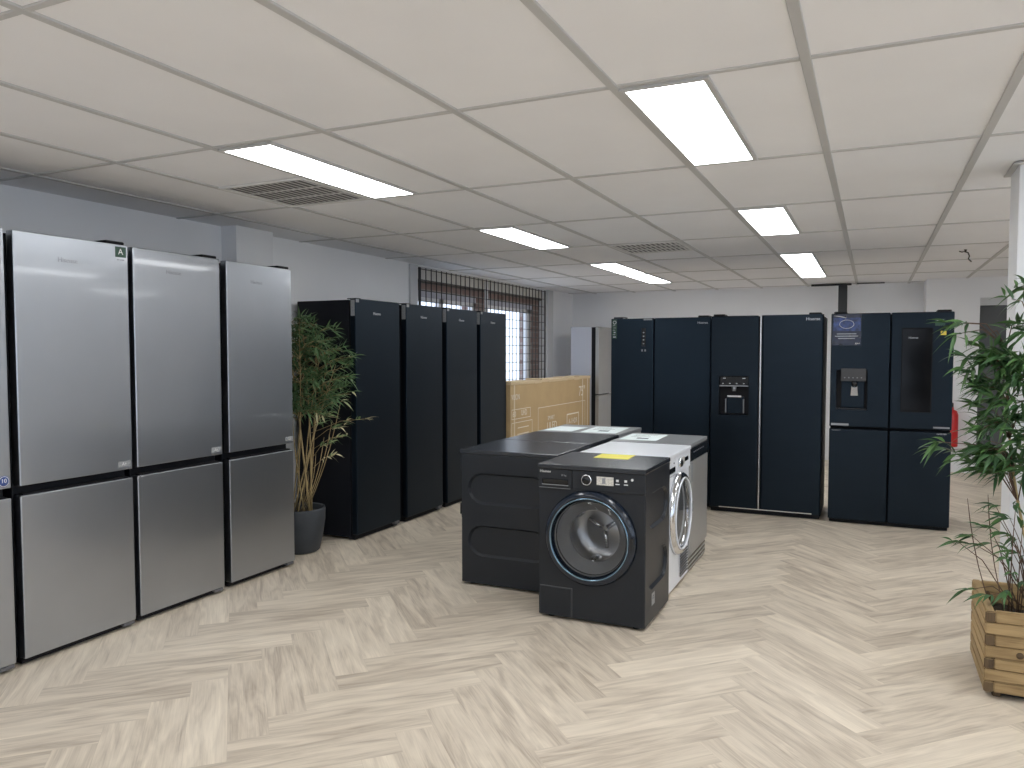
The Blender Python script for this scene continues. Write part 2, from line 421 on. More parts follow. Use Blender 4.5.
# security grille
g = thing('security_grille', 'black square-mesh wire security grille fixed across the window bay', 'window grille', (X0 + .012, 0, 0))
wm = MB()
for k in range(32): wm.box((-.004, WY0 + .06 + k * .105, .85), (.004, WY0 + .067 + k * .105, 2.305))
for k in range(14):
    z = 2.29 - k * .108; wm.box((-.0035, WY0 + .02, z - .0035), (.0035, WY1 - .04, z + .0035))
wm.build('wire_mesh', M['wire'], g)
fm = MB(); fm.box((-.006, WY1 - .06, .85), (.006, WY1 - .042, 2.305)); fm.box((-.006, WY0 + .03, .85), (.006, WY0 + .045, 2.305)); fm.box((-.006, WY0 + .03, .83), (.006, WY1 - .042, .85))
fm.build('grille_frame', M['wire'], g)
tag(MB().tube([(X0 - .03, 8.24, .82), (X0 - .03, 8.24, 2.31)], .022, 10).build('window_post', M['white_metal']), 'slim white round post between the two windows behind the wire grille', 'post')

# black post with a slim crossbar under the ceiling
p = thing('black_post', 'black steel post with a slim crossbar rising behind the four-door fridge', 'post', (-.36, 10.75, 0))
BX('post', (-.052, -.05, 0), (.052, .05, H - .03), M['wire'], p, .006)
BX('crossbar', (-.38, -.03, H - .032), (.10, .03, H - .008), M['wire'], p, .004)
BX('crossbar', (.16, -.02, H - .022), (.48, .03, H - .008), M['wire'], p, .004)
BX('base_plate', (-.09, -.09, 0), (.09, .09, .01), M['wire'], p, .002)

# ------------------------------------------------------------------ ceiling fixtures
def ceiling_light(x, y, label):
    t = thing('ceiling_light', label, 'ceiling light', (x, y, H), 0, 'recessed light panels in the ceiling')
    w, l, e = .150, .578, .020
    f = MB()
    f.box((-w, -l, -.012), (-w + e, l, -.001), .002); f.box((w - e, -l, -.012), (w, l, -.001), .002)
    f.box((-w + e, -l, -.012), (w - e, -l + e, -.001), .002); f.box((-w + e, l - e, -.012), (w - e, l, -.001), .002)
    f.build('frame', M['tbar'], t)
    BX('diffuser', (-w + e, -l + e, -.0095), (w - e, l - e, -.002), M['panel_light'], t)
    return t
LX, RX = -2.445, -.640
for x, y, lab in [
    (LX, 3.10, 'long bright light panel beside the square vent nearest the silver fridges'),
    (RX, 3.10, 'largest bright light panel, overhead between washing machines and camera'),
    (LX, 5.50, 'bright light panel above the black upright fridges, second in its line'),
    (RX, 5.50, 'bright light panel second in the line over the washing machines'),
    (LX, 7.90, 'slender light panel above the big cardboard box, first of an end-to-end pair'),
    (LX, 9.10, 'slender light panel above the big cardboard box, far half of the pair'),
    (RX, 7.90, 'light panel above the black double-door fridges, first of a joined pair'),
    (RX, 9.10, 'light panel above the black double-door fridges, far half of joined pair'),
    (LX, .70, 'added unseen light panel overhead, in line with the vent panel'),  # panels from here down are unseen, added to brighten the room
    (RX, .70, 'added unseen light panel directly overhead of the camera'),
    (LX, -1.70, 'added unseen light panel behind the camera, on the silver fridge side'),
    (RX, -1.70, 'added unseen light panel behind the camera, in the middle line'),
    (1.152, .70, 'added unseen light panel on the planter side, beside the camera'),
    (1.152, 3.10, 'added unseen light panel above the wooden planter'),
    (1.152, 5.50, 'added unseen light panel beyond the white column'),
    (1.152, -1.70, 'added unseen light panel behind the camera on the planter side'),
    (2.952, .70, 'added unseen light panel far out beside the camera'),
    (2.952, 3.10, 'added unseen light panel far out past the planter'),
    (2.952, 5.50, 'added unseen light panel far out past the column'),
    (2.952, 7.90, 'added unseen light panel far out toward the grey door')]:
    ceiling_light(x, y, lab)

def ceiling_vent(x, y, label):
    t = thing('ceiling_vent', label, 'air vent', (x, y, H), 0, 'square ceiling vents')
    w = .29
    BX('backing', (-w + .01, -w + .01, -.003), (w - .01, w - .01, -.001), M['vent_dark'], t)
    f = MB(); e = .022
    f.box((-w, -w, -.012), (-w + e, w, -.001), .002); f.box((w - e, -w, -.012), (w, w, -.001), .002)
    f.box((-w + e, -w, -.012), (w - e, -w + e, -.001), .002); f.box((-w + e, w - e, -.012), (w - e, w, -.001), .002)
    f.build('frame', M['vent_metal'], t)
    s = MB(); n = 13
    for k in range(n):
        q = -w + e + (2 * w - 2 * e) * (k + .5) / n
        s.loft([[(q - .0155, y_, -.0065), (q - .014, y_, -.0055), (q + .013, y_, -.0105), (q + .0115, y_, -.0115)] for y_ in (-w + e, w - e)])
    for q in (-.09, .09): s.box((-w + e, q - .003, -.0095), (w - e, q + .003, -.0035))
    s.build('grille', M['vent_metal'], t)
ceiling_vent(-2.90, 3.39, 'square grey air vent beside the long light panel near silver fridges')
ceiling_vent(-1.70, 6.40, 'smaller-looking square air vent between the light lines over the cardboard box')
w = MB()
w.tube([(.70, 7.70, H + .01), (.705, 7.70, H - .02), (.725, 7.69, H - .03), (.735, 7.68, H - .06), (.728, 7.68, H - .085), (.75, 7.67, H - .11)], .006, 6)
w.tube([(.72, 7.72, H + .01), (.71, 7.71, H - .015), (.68, 7.71, H - .02), (.66, 7.71, H - .012)], .005, 6)
tag(w.build('loose_cable', M['wire']), 'short loose black cable dangling from a ceiling tile', 'cable')

# ------------------------------------------------------------------ fridges
def logo(par, x, z, size=.03, m='logo', s='Hisense'):
    return text('logo', s, size, (x, -.0004, z), M[m], par)

def silver_fridge(label, loc, rz, extra=None, w=.59, h=2.0, d=.58):
    t = thing('fridge_freezer', label, 'fridge', loc, rz, 'silver fridge freezers')
    b = MB(); b.box((-w / 2, .062, .03), (w / 2, d, h - .012), .004); b.box((-w / 2 + .02, .075, .004), (w / 2 - .02, d - .02, .04))
    b.build('body', M['black_body'], t)
    gk = MB(); gk.box((-w / 2 + .012, .048, .05), (w / 2 - .012, .064, .795)); gk.box((-w / 2 + .012, .048, .835), (w / 2 - .012, .064, h - .012)); gk.build('gasket', M['gasket'], t)
    du = MB(); du.box((-w / 2, 0, .838), (w / 2, .05, h), .005, 3); ud = du.build('upper_door', M['steel'], t)
    dl = MB(); dl.box((-w / 2, 0, .035), (w / 2, .05, .792), .005, 3); ld = dl.build('lower_door', M['steel'], t)
    MB().box((-w / 2 + .02, .012, .792), (w / 2 - .02, .045, .80)).build('grip_strip', M['gasket'], ld)
    BX('plinth', (-w / 2 + .005, .03, .006), (w / 2 - .005, .08, .033), M['gasket'], t, .003)
    BX('hinge_cap', (w / 2 - .12, .008, h - .001), (w / 2 - .012, .11, h + .016), M['gasket'], t, .006)
    BX('hinge_bracket', (w / 2 - .07, .004, .014), (w / 2 - .006, .05, .034), M['rubber_grey'], t, .004)
    for sx in (-1, 1): MB().lathe([(0, 0), (.018, 0), (.018, .01), (.01, .012), (.01, .03)], (sx * (w / 2 - .06), .1, 0), n=16).build('foot', M['gasket'], t)
    logo(ud, -.035, h - .112, .032)
    return t, ud, ld
def corner_sticker(ud, w=.59):
    s = BX('energy_sticker', (w / 2 - .085, -.0012, .855), (w / 2 - .012, 0, .885), M['label_grey'], ud)
    text('sticker_text', 'A+', .022, (w / 2 - .05, -.0013, .870), M['print_white'], s)
XF = -3.53
t, ud, ld = silver_fridge('silver fridge freezer cut by the photo edge, with a round blue sticker', (XF + .03, 1.862, 0), PI / 2)
s = MB().lathe([(0, -.0015), (.026, -.0015), (.026, 0)], (.262, 0, .872), 'y', 24).build('round_sticker', M['label_blue'], ud)
text('sticker_text', '10', .026, (.262, -.0017, .874), M['print_white'], s)
MB().lathe([(.021, -.002), (.0235, -.002), (.0235, -.001), (.021, -.001)], (.262, 0, .872), 'y', 24, closed=True).build('sticker_ring', M['print_white'], s)
t, ud, ld = silver_fridge('silver fridge freezer with a dark green A label at its top corner', (XF + .024, 2.495, 0), PI / 2); corner_sticker(ud)
s = BX('energy_label', (.222, -.0015, 1.935), (.283, 0, 1.988), M['label_green'], ud)
text('label_letter', 'A', .042, (.252, -.0017, 1.962), M['print_white'], s)
text('label_text', '10 YEAR', .012, (.252, -.0006, 1.922), M['logo'], ud)
t, ud, ld = silver_fridge('silver fridge freezer between the green-label one and the one beside the bamboo', (XF + .012, 3.124, 0), PI / 2); corner_sticker(ud)
t, ud, ld = silver_fridge('silver fridge freezer standing right beside the potted bamboo', (XF, 3.770, 0), PI / 2, w=.57); corner_sticker(ud)

def upright(label, y, h=1.855):
    w, d = .595, .56
    t = thing('upright_fridge', label, 'fridge', (-3.55, y, 0), PI / 2, 'black upright fridges')
    b = MB(); b.box((-w / 2, .064, .02), (w / 2, d, h - .008), .004); b.build('body', M['black_body'], t)
    MB().box((-w / 2 + .012, .05, .06), (w / 2 - .012, .066, h - .02)).build('gasket', M['gasket'], t)
    dr = MB(); dr.box((-w / 2, 0, .045), (w / 2, .052, h), .006, 3); dd = dr.build('door', M['navy'], t)
    gr = MB(); gr.box((w / 2 - .004, .012, .84), (w / 2 + .018, .05, 1.345), .005); gr.build('door_handle', M['gasket'], dd)
    BX('plinth', (-w / 2 + .006, .03, .004), (w / 2 - .006, .09, .042), M['gasket'], t, .003)
    c = BX('hinge_cap', (-w / 2 + .012, .004, h - .001), (-w / 2 + .075, .09, h + .005), M['gasket'], t, .004)
    BX('hinge_bracket', (w / 2 - .085, -.003, .022), (w / 2 - .02, .05, .05), M['rubber_grey'], t, .005)
    BX('top_bracket', (-w / 2 + .004, -.0015, h - .028), (-w / 2 + .042, 0, h - .004), M['label_grey'], dd)
    BX('edge_label', (-w / 2 - .0012, .008, h - .13), (-w / 2, .045, h - .01), M['label_grey'], dd)
    logo(dd, -.02, h - .105, .032, 'logo_light')
    return t
upright('black upright fridge standing directly behind the potted bamboo', 5.085)
upright('black upright fridge second along from the potted bamboo', 5.785)
upright('black upright fridge third along from the potted bamboo', 6.465)
upright('black upright fridge at the end of its row, beside the cardboard box', 7.135)

# silver fridge standing in the far corner
w, h, d = .62, 1.80, .42
t = thing('fridge_freezer', 'silver fridge freezer in the far corner behind the cardboard box', 'fridge', (-3.44, 10.50, 0), PI / 2, 'silver fridge freezers')
b = MB(); b.box((-w / 2, .11, .02), (w / 2, d, h), .006); b.build('body', mat('pale_steel_side', (.50, .51, .56), .45, .3), t)
MB().box((-w / 2 + .006, .05, .03), (w / 2 - .006, .112, h - .005)).build('gasket', M['gasket'], t)
MB().box((-w / 2, 0, .86), (w / 2, .052, h), .006, 3).build('upper_door', M['grey_steel'], t)
MB().box((-w / 2, 0, .04), (w / 2, .052, .845), .006, 3).build('lower_door', M['grey_steel'], t)
BX('plinth', (-w / 2 + .01, .04, .0), (w / 2 - .01, d - .02, .035), M['gasket'], t)

def hole_door(lo, hi, m, hole, depth, bevel, name, par):
    mb = MB(); mb.box(lo, hi, bevel, 3); o = mb.build(name, m, par)
    if hole:
        x0, x1, z0, z1 = hole
        cut(o, [MB().box((x0, lo[1] - .05, z0), (x1, lo[1] + depth, z1), .008, 2)])
    return o

# american fridge with control strip
def double_door(label, cx, fy, w, split, h=1.776, rz=0., d=.66):
    t = thing('double_door_fridge', label, 'fridge', (cx, fy, 0), rz, 'black double-door fridges')
    b = MB(); b.box((-w / 2 + .004, .078, .02), (w / 2 - .004, d, h - .014), .005); b.box((-w / 2 + .03, .09, 0), (w / 2 - .03, d - .03, .03)); b.build('body', M['black_body'], t)
    MB().box((-w / 2 + .016, .058, .05), (w / 2 - .016, .08, h - .02)).build('gasket', M['gasket'], t)
    BX('plinth', (-w / 2 + .01, .03, .006), (w / 2 - .01, .10, .04), M['gasket'], t, .003)
    for sx in (-1, 1): BX('hinge_cap', (sx * (w / 2 - .07) - .05, .012, h - .016), (sx * (w / 2 - .07) + .05, .16, h + .012), M['gasket'], t, .006)
    return t
w, h = .955, 1.772
t = double_door('black double-door fridge with a narrow control strip, nearest the cardboard box', -1.83, 7.20, w, 0)
sp = -.055
dl = MB().box((-w / 2, 0, .045), (sp - .004, .06, h), .007, 3).build('freezer_door', M['navy'], t)
dr = MB().box((sp + .004, 0, .045), (w / 2, .06, h), .007, 3).build('fridge_door', M['navy'], t)
c = BX('control_strip', (sp - .120, -.0015, 1.50), (sp - .078, 0, 1.68), M['gloss_black'], dl)
for k in range(4): BX('control_icon', (sp - .106, -.0022, 1.525 + k * .035), (sp - .092, -.0014, 1.535 + k * .035), M['logo'], c)
lb = BX('vertical_label', (-w / 2 + .012, -.0012, 1.58), (-w / 2 + .058, 0, 1.765), M['label_green'], dl)
mk = MB(); lx = -w / 2 + .035
mk.lathe([(.012, -.0018), (.018, -.0018), (.018, -.0010), (.012, -.0010)], (lx, 0, 1.735), 'y', 20, closed=True)
for k, (u, v) in enumerate(((.017, .004), (.012, .004), (.017, .004), (.009, .012), (.017, .005), (.014, .010))): mk.box((lx - u, -.0018, 1.705 - k * .022 - v / 2), (lx + u * (1 if k % 2 else .4), -.0010, 1.705 - k * .022 + v / 2))
mk.build('label_print', M['logo_light'], lb)
for k in range(2): BX('icon', (sp - .120 + k * .03, -.0012, 1.455), (sp - .106 + k * .03, .0004, 1.475), M['logo'], dl)
BX('top_label', (sp - .100, -.0012, 1.752), (sp - .018, 0, 1.768), M['label_grey'], dl)
logo(dr, w / 2 - .075, h - .052, .03, 'logo_light')

# american fridge with water dispenser
w = .945
t = double_door('black double-door fridge with water dispenser and a bright strip between doors', -.853, 7.06, w, 0)
sp = -.045
hole = (-.395, -.135, .885, 1.235)
dl = hole_door((-w / 2, 0, .045), (sp - .012, .06, h), M['black_steel'], hole, .052, .012, 'freezer_door', t)
dr = MB().box((sp + .012, 0, .045), (w / 2, .06, h), .022, 4, 0, 2).build('fridge_door', M['black_steel'], t)
MB().box((sp - .012, .012, .05), (sp - .006, .05, h - .01)).build('door_edge_trim', M['gasket'], dl)
MB().box((sp - .002, .005, .045), (sp + .0115, .05, h - .004), .002, 1).build('door_edge_trim', M['steel_edge'], dr)
MB().box((-w / 2 + .09, -.001, .047), (w / 2 - .07, .004, .056)).build('base_trim', M['steel_edge'], t)
x0, x1, z0, z1 = hole
dp = BX('dispenser', (x0 + .002, .045, z0 + .002), (x1 - .002, .056, z1 - .002), M['gasket'], dl)
BX('back_plate', (x0 + .062, .030, z0 + .016), (x1 - .045, .047, 1.05), M['black_steel'], dp, .004)
BX('control_head', (x0 + .006, -.006, 1.150), (x1 - .004, .046, z1 - .002), M['gloss_black'], dp, .006)
BX('head_trim', (x0 + .004, -.009, 1.142), (x1 - .004, .0, 1.153), M['logo'], dp, .002)
for k in range(4): BX('control_button', (x0 + .03 + k * .06, -.0075, 1.165), (x0 + .044 + k * .06, -.005, 1.172), M['logo_light'], dp)
for k in (0, 1): BX('control_button', (x0 + .035 + k * .17, -.0075, 1.212), (x0 + .06 + k * .17, -.005, 1.219), M['logo_light'], dp)
MB().tube([(x0 + .13, .02, 1.145), (x0 + .13, .02, 1.10)], [.022, .016], 14).build('nozzle', M['logo'], dp)
BX('paddle', (x0 + .07, .012, 1.045), (x0 + .195, .024, 1.062), M['chrome'], dp, .003)
for k in (0, 1): BX('side_trim', (x0 + .055 + k * .155, .002, .905), (x0 + .063 + k * .155, .04, 1.03), M['logo'], dp, .002)
BX('drip_tray', (x0 + .01, .004, z0 + .003), (x1 - .01, .045, z0 + .018), M['gloss_black'], dp, .003)
logo(dr, w / 2 - .085, h - .040, .036, 'logo_light')

# four-door fridge with window and dispenser
w = .905
t = double_door('black four-door fridge with a dark glass window and an ice dispenser', .132, 7.03, w, 0)
t.name = 'four_door_fridge'
hole = (-.405, -.165, .965, 1.300)
ul = hole_door((-w / 2, 0, .822), (-.004, .06, h), M['black_steel'], hole, .052, .008, 'upper_door', t)
ur = MB().box((.004, 0, .822), (w / 2, .06, h), .008, 3).build('upper_door', M['black_steel'], t)
ll = MB().box((-w / 2, 0, .035), (-.004, .06, .804), .008, 3).build('lower_door', M['black_steel'], t)
lr = MB().box((.004, 0, .035), (w / 2, .06, .804), .008, 3).build('lower_door', M['black_steel'], t)
x0, x1, z0, z1 = hole
dp = BX('dispenser', (x0 + .002, .046, z0 + .002), (x1 - .002, .056, z1 - .002), M['gasket'], ul)
BX('back_plate', (x0 + .038, .038, z0 + .016), (x1 - .022, .047, 1.21), M['black_steel'], dp, .004)
BX('control_head', (x0 + .035, -.004, 1.205), (x1 - .012, .046, z1 + .012), M['head_grey'], dp, .005)
for k in range(5): MB().lathe([(0, -.0055), (.005, -.0055), (.005, -.003)], (x0 + .065 + k * .032, 0, 1.235), 'y', 12).build('control_button', M['logo'], dp)
MB().tube([(x0 + .14, .02, 1.205), (x0 + .14, .018, 1.165)], [.026, .02], 14).build('nozzle', M['gloss_black'], dp)
pd = MB(); pd.loft([[(x0 + .118, .03, 1.165), (x0 + .162, .03, 1.165), (x0 + .162, .038, 1.165), (x0 + .118, .038, 1.165)], [(x0 + .112, .008, 1.085), (x0 + .168, .008, 1.085), (x0 + .168, .018, 1.085), (x0 + .112, .018, 1.085)]])
pd.build('paddle', M['chrome'], dp)
BX('drip_tray', (x0 + .008, .003, z0 + .003), (x1 - .008, .046, z0 + .016), M['gloss_black'], dp, .003)
gw = BX('window_panel', (.085, -.003, .965), (.300, .002, 1.640), M['glass_black'], ur, .002)
logo(gw, .165, 1.565, .022, 'logo_light').location.y = -.0036
fr = MB()
for a, b_ in (((.079, -.0015, .959), (.306, .001, .965)), ((.079, -.0015, 1.640), (.306, .001, 1.646)), ((.079, -.0015, .965), (.085, .001, 1.640)), ((.300, -.0015, .965), (.306, .001, 1.640))): fr.box(a, b_)
fr.build('window_frame', M['gasket'], gw)
st = BX('advert_sticker', (-w / 2 + .012, -.0012, 1.505), (-w / 2 + .232, 0, 1.765), M['label_navy'], ul)
BX('sticker_picture', (-w / 2 + .018, -.0016, 1.625), (-w / 2 + .226, -.0012, 1.735), M['label_blue_art'], st)
sw = MB()
sw.tube([(-w / 2 + .02, -.0022, 1.752), (-w / 2 + .06, -.0022, 1.748), (-w / 2 + .115, -.0022, 1.735)], .0035, 6)
sw.tube([(-w / 2 + .12 + .055 * math.cos(a * PI / 12), -.002, 1.682 + .035 * math.sin(a * PI / 12)) for a in range(25)], .002, 5)
sw.build('sticker_swirl', M['logo_light'], st)
for k, wd in enumerate((.075, .09, .065)): BX('sticker_text_line', (-w / 2 + .12 - wd, -.0018, 1.598 - k * .019), (-w / 2 + .12 + wd, -.0012, 1.605 - k * .019), M['logo'], st)
text('sticker_text', 'A++', .022, (-w / 2 + .205, -.0014, 1.520), M['print_white'], st)
e = BX('energy_label', (w / 2 - .135, -.0012, 1.660), (w / 2 - .065, 0, 1.715), M['label_green'], ur)
BX('label_line', (w / 2 - .125, -.0016, 1.70), (w / 2 - .075, -.0012, 1.708), M['logo_light'], e)
y = BX('yellow_sticker', (w / 2 - .095, -.0012, 1.585), (w / 2 - .055, 0, 1.618), M['label_yellow'], ur)
text('sticker_text', 'A', .022, (w / 2 - .077, -.0014, 1.601), M['print'], y)
BX('badge', (-w / 2 + .014, -.0012, .832), (-w / 2 + .15, 0, .850), M['logo'], ul)
text('badge_text', 'NO FROST', .014, (-w / 2 + .055, -.0006, .79), M['logo'], ll)
BX('badge', (w / 2 - .13, -.0012, .835), (w / 2 - .015, 0, .848), M['logo'], ur)
text('badge_text', 'INVERTER', .016, (w / 2 - .07, -.0006, .815 - .025), M['logo_light'], lr)

# ------------------------------------------------------------------ laundry machines
def machine(label, loc, rz, d, body, top, kind='washer', cat='washing machine', name='washing_machine', group='machines in the middle block'):
    w, h = .6, .847; hw = w / 2 - .002; zc = .462
    if kind == 'dryer': zc = .465
    t = thing(name, label, cat, loc, rz, group)
    b = MB(); b.box((-hw, .008, .016), (hw, d - .004, h - .026), .006, 2)
    bo = b.build('body', body, t)
    cs = [slot(sx, hw, d * .5, z, d - .11, .19) for sx in (-1, 1) for z in (.61, .285)]
    cs.append(MB().lathe([(0, -.02), (.195, -.02), (.195, .30), (0, .30)], (0, 0, zc), 'y', 48))
    cut(bo, cs)
    tp = MB(); tp.box((-w / 2, -.006, h - .025), (w / 2, d, h), .005, 2); tp.build('worktop', top, t)
    for sx in (-1, 1):
        for fy in (.06, d - .06): MB().lathe([(0, 0), (.02, 0), (.02, .012), (.009, .014), (.009, .02)], (sx * (w / 2 - .06), fy, 0), n=14).build('foot', M['gasket'], t)
    # control panel, drawer, flap
    cp = BX('control_panel', (-.100, .0, .715), (hw, .009, h - .027), body, t, .003)
    dw = BX('detergent_drawer', (-hw, .0, .715), (-.106, .009, h - .027), body, t, .003)
    BX('drawer_grip', (-hw + .025, -.002, .738), (-.125, .001, .768), M['gloss_black'], dw, .004)
    BX('grip_edge', (-hw + .023, -.003, .733), (-.123, .001, .738), M['logo'], dw, .001)
    BX('drawer_line', (-hw + .006, -.0008, .7175), (-.110, .0, .7195), M['logo'], dw)
    text('logo', 'Hisense', .020, (-hw + .042, -.0006, .806), M['print_white'], dw)
    text('drawer_text', '10 kg', .014, (-.150, -.0006, .79), M['logo'], dw)
    dial = MB(); dial.lathe([(0, -.022), (.02, -.022), (.023, -.018), (.024, .0)], (-.018, 0, .775), 'y', 32); dl = dial.build('dial', M['gloss_black'], cp)
    MB().lathe([(.024, -.016), (.029, -.012), (.030, .0), (.024, .0)], (-.018, 0, .775), 'y', 32, closed=True).build('dial_ring', M['chrome'], dl)
    ds = BX('display', (.036, -.0015, .752), (.128, .0005, .797), M['display'], cp)
    BX('display_mark', (.066, -.0022, .760), (.084, -.0014, .79), M['logo'], ds)
    for k, x in enumerate((.150, .195)):
        BX('button_icon', (x - .008, -.0012, .775), (x + .006, .0003, .787), M['icon'], cp)
        BX('button_caption', (x - .011, -.0012, .760), (x + .011, .0003, .765), M['icon'], cp)
    MB().lathe([(0, -.003), (.0065, -.003), (.007, .0)], (.228, 0, .79), 'y', 16).build('start_button', M['icon'], cp)
    if kind != 'dryer':
        fl = MB(); fl.box((-hw + .012, .0055, .022), (-.108, .0095, .175), .002, 1); fl.build('filter_flap', body, t)
        ln = MB(); ln.box((-hw + .008, .0066, .177), (-.104, .0082, .179)); ln.box((-.104, .0066, .02), (-.102, .0082, .179)); ln.build('flap_seam', M['rubber_grey'], t)
    # door
    ring = M['blue_black'] if kind != 'dryer' else M['chrome']
    dr = MB().lathe([(.205, .004), (.212, -.020), (.222, -.030), (.240, -.026), (.252, -.010), (.256, .006), (.205, .006)], (0, 0, zc), 'y', 64, closed=True).build('door', ring, t)
    trim = M['ice_blue'] if kind != 'dryer' else M['white_enamel']
    MB().lathe([(.210, -.018), (.212, -.031), (.216, -.035), (.220, -.032), (.221, -.022)], (0, 0, zc), 'y', 64, closed=True).build('door_trim', trim, dr)
    MB().lathe([(0, -.040), (.08, -.0385), (.15, -.033), (.195, -.025), (.210, -.016)], (0, 0, zc), 'y', 64).build('door_glass', M['glass_dark'], dr)
    BX('door_latch', (.228, -.034, zc - .035), (.243, -.022, zc + .035), M['gloss_black'], dr, .004)
    MB().lathe([(.200, .0), (.192, .03), (.150, .07), (.140, .075), (.146, .095), (.195, .05), (.204, .006)], (0, 0, zc), 'y', 48, closed=True).build('door_seal', M['seal_grey'], t)
    dm = MB().lathe([(.190, .085), (.193, .25), (.18, .285), (.10, .292), (.03, .275), (0, .27)], (0, 0, zc), 'y', 48).build('drum', M['drum'], t)
    for k in range(3):
        a = R(20 + 120 * k); rr = .165
        pts = [(rr * math.cos(a), .10 + .03 * j, zc + rr * math.sin(a)) for j in range(6)]
        MB().tube(pts, [.012, .03, .034, .034, .03, .012], 10).build('drum_paddle', M['chrome'], dm)
    pl = MB()
    for k in range(3):
        a = R(35 + 120 * k)
        pl.tube([(0.015 * math.cos(a), .262, zc + .015 * math.sin(a)), (.11 * math.cos(a), .268, zc + .11 * math.sin(a))], [.016, .010], 10)
    pl.build('drum_back_rib', M['chrome'], dm)
    return t, bo
t, bo = machine('black washing machine in front with round glass door facing the camera', (-1.336, 3.825, 0), 0, .53, M['anthracite'], M['anthracite_top'])
pts = BX('rating_sticker', (.2985, .14, .10), (.2995, .20, .165), M['label_grey'], t)
text('sticker_text', 'CE', .03, (.2996, .17, .14), M['print'], pts, (PI / 2, 0, PI / 2))
machine('black washing machine showing its grooved side, nearest of its line', (-2.31, 4.47, 0), -PI / 2, .65, M['anthracite'], M['anthracite_top'])
machine('black washing machine between the grooved-side one and the grey-topped one', (-2.31, 5.08, 0), -PI / 2, .65, M['anthracite'], M['anthracite_top'])
machine('grey-topped washing machine with two paper sheets on it, nearest the cardboard box', (-2.31, 5.69, 0), -PI / 2, .65, M['grey_steel'], M['grey_top'])
# white dryer
t, bo = machine('white tumble dryer with large round door, sandwiched behind the front washing machine', (-1.055, 4.672, 0), PI / 2, .54, M['white_enamel'], M['white_enamel'], 'dryer', 'tumble dryer', 'tumble_dryer')
gv = MB()
for k in range(9): gv.box((.05, -.001, .05 + k * .018), (.25, .004, .059 + k * .018))
gv.build('air_grille', M['rubber_grey'], t)
BX('display_window', (.13, -.0025, .765), (.235, .0, .79), M['gloss_black'], t)
# dishwasher
w, h, d = .575, .85, .54
t = thing('dishwasher', 'grey steel dishwasher with black control strip, next to white tumble dryer', 'dishwasher', (-1.055, 5.265, 0), PI / 2, 'machines in the middle block')
b = MB(); b.box((-w / 2, .03, .012), (w / 2, d, h - .026), .004); b.build('body', M['anthracite'], t)
BX('worktop', (-w / 2 - .003, .004, h - .025), (w / 2 + .003, d + .004, h), M['grey_top'], t, .004)
dd = BX('door', (-w / 2, 0, .125), (w / 2, .032, .735), M['grey_steel'], t, .004)
cp = BX('control_panel', (-w / 2, -.002, .737), (w / 2, .032, h - .027), M['gloss_black'], t, .005)
for k in range(7): BX('control_icon', (-.2 + k * .05, -.0035, .79), (-.178 + k * .05, -.0018, .797), M['logo'], cp)
BX('door_sticker', (-w / 2 + .004, -.0015, .60), (-w / 2 + .08, 0, .73), M['label_grey'], dd)
kp = BX('kick_plate', (-w / 2 + .002, .012, .012), (w / 2 - .002, .05, .122), M['grey_steel'], t, .003)
for k in range(3): BX('vent_slot', (-w / 2 + .01, .0095, .028 + k * .03), (w / 2 - .01, .0125, .040 + k * .03), M['gloss_black'], kp)
for sx in (-1, 1): MB().lathe([(0, 0), (.018, 0), (.018, .014)], (sx * .22, .09, 0), n=14).build('foot', M['gasket'], t)

def sheet(label, x0, x1, y0, y1, z, m, rz=0., lines=True, grp='paper sheets on the machines'):
    mb = MB(); cx, cy = (x0 + x1) / 2, (y0 + y1) / 2; a, b = (x1 - x0) / 2, (y1 - y0) / 2
    bm = bmesh.new(); nx = 8
    top = [[bm.verts.new((-a + 2 * a * i / nx, -b + 2 * b * j / nx, .0015 + .006 * max(0, (i / nx - .8)) ** 1.0 * (j / nx))) for j in range(nx + 1)] for i in range(nx + 1)]
    for i in range(nx):
        for j in range(nx): bm.faces.new((top[i][j], top[i + 1][j], top[i + 1][j + 1], top[i][j + 1]))
    ext = bmesh.ops.extrude_face_region(bm, geom=bm.faces[:])
    for v in [g for g in ext['geom'] if isinstance(g, bmesh.types.BMVert)]: v.co.z -= .0012
    bmesh.ops.recalc_face_normals(bm, faces=bm.faces)
    mb.add(bm)
    if lines:
        rn = random.Random(int(abs(x0) * 1000))
        for k in range(4): mb.box((-a * .7, b * (.7 - .25 * k) - .004, .0013), (a * rn.uniform(-.2, .6), b * (.7 - .25 * k) + .004, .0019), mi=1)
        mb.box((-.03, b * -.55, .0013), (.05, b * -.25, .002), mi=1)
    o = mb.build('paper_sheet', [m, M['print']]); o.location = (cx, cy, z); o.rotation_euler.z = rz
    return tag(o, label, 'paper', grp)
ZT = .8475
sheet('yellow paper sheet on top of the front black washing machine', -1.435, -1.235, 4.155, 4.335, ZT, M['paper_yellow'], .04, False)
sheet('white printed sheet on the grey dishwasher top', -1.575, -1.315, 5.08, 5.46, .8505, M['paper'], .03)
sheet('large white printed sheet on the grey-topped machine, farther from its edge', -1.995, -1.72, 5.44, 5.90, ZT, M['paper'], .05)
sheet('pale sheet on the grey-topped machine, close to the cardboard box', -2.285, -2.05, 5.46, 5.80, ZT, M['paper'], -.04, False)

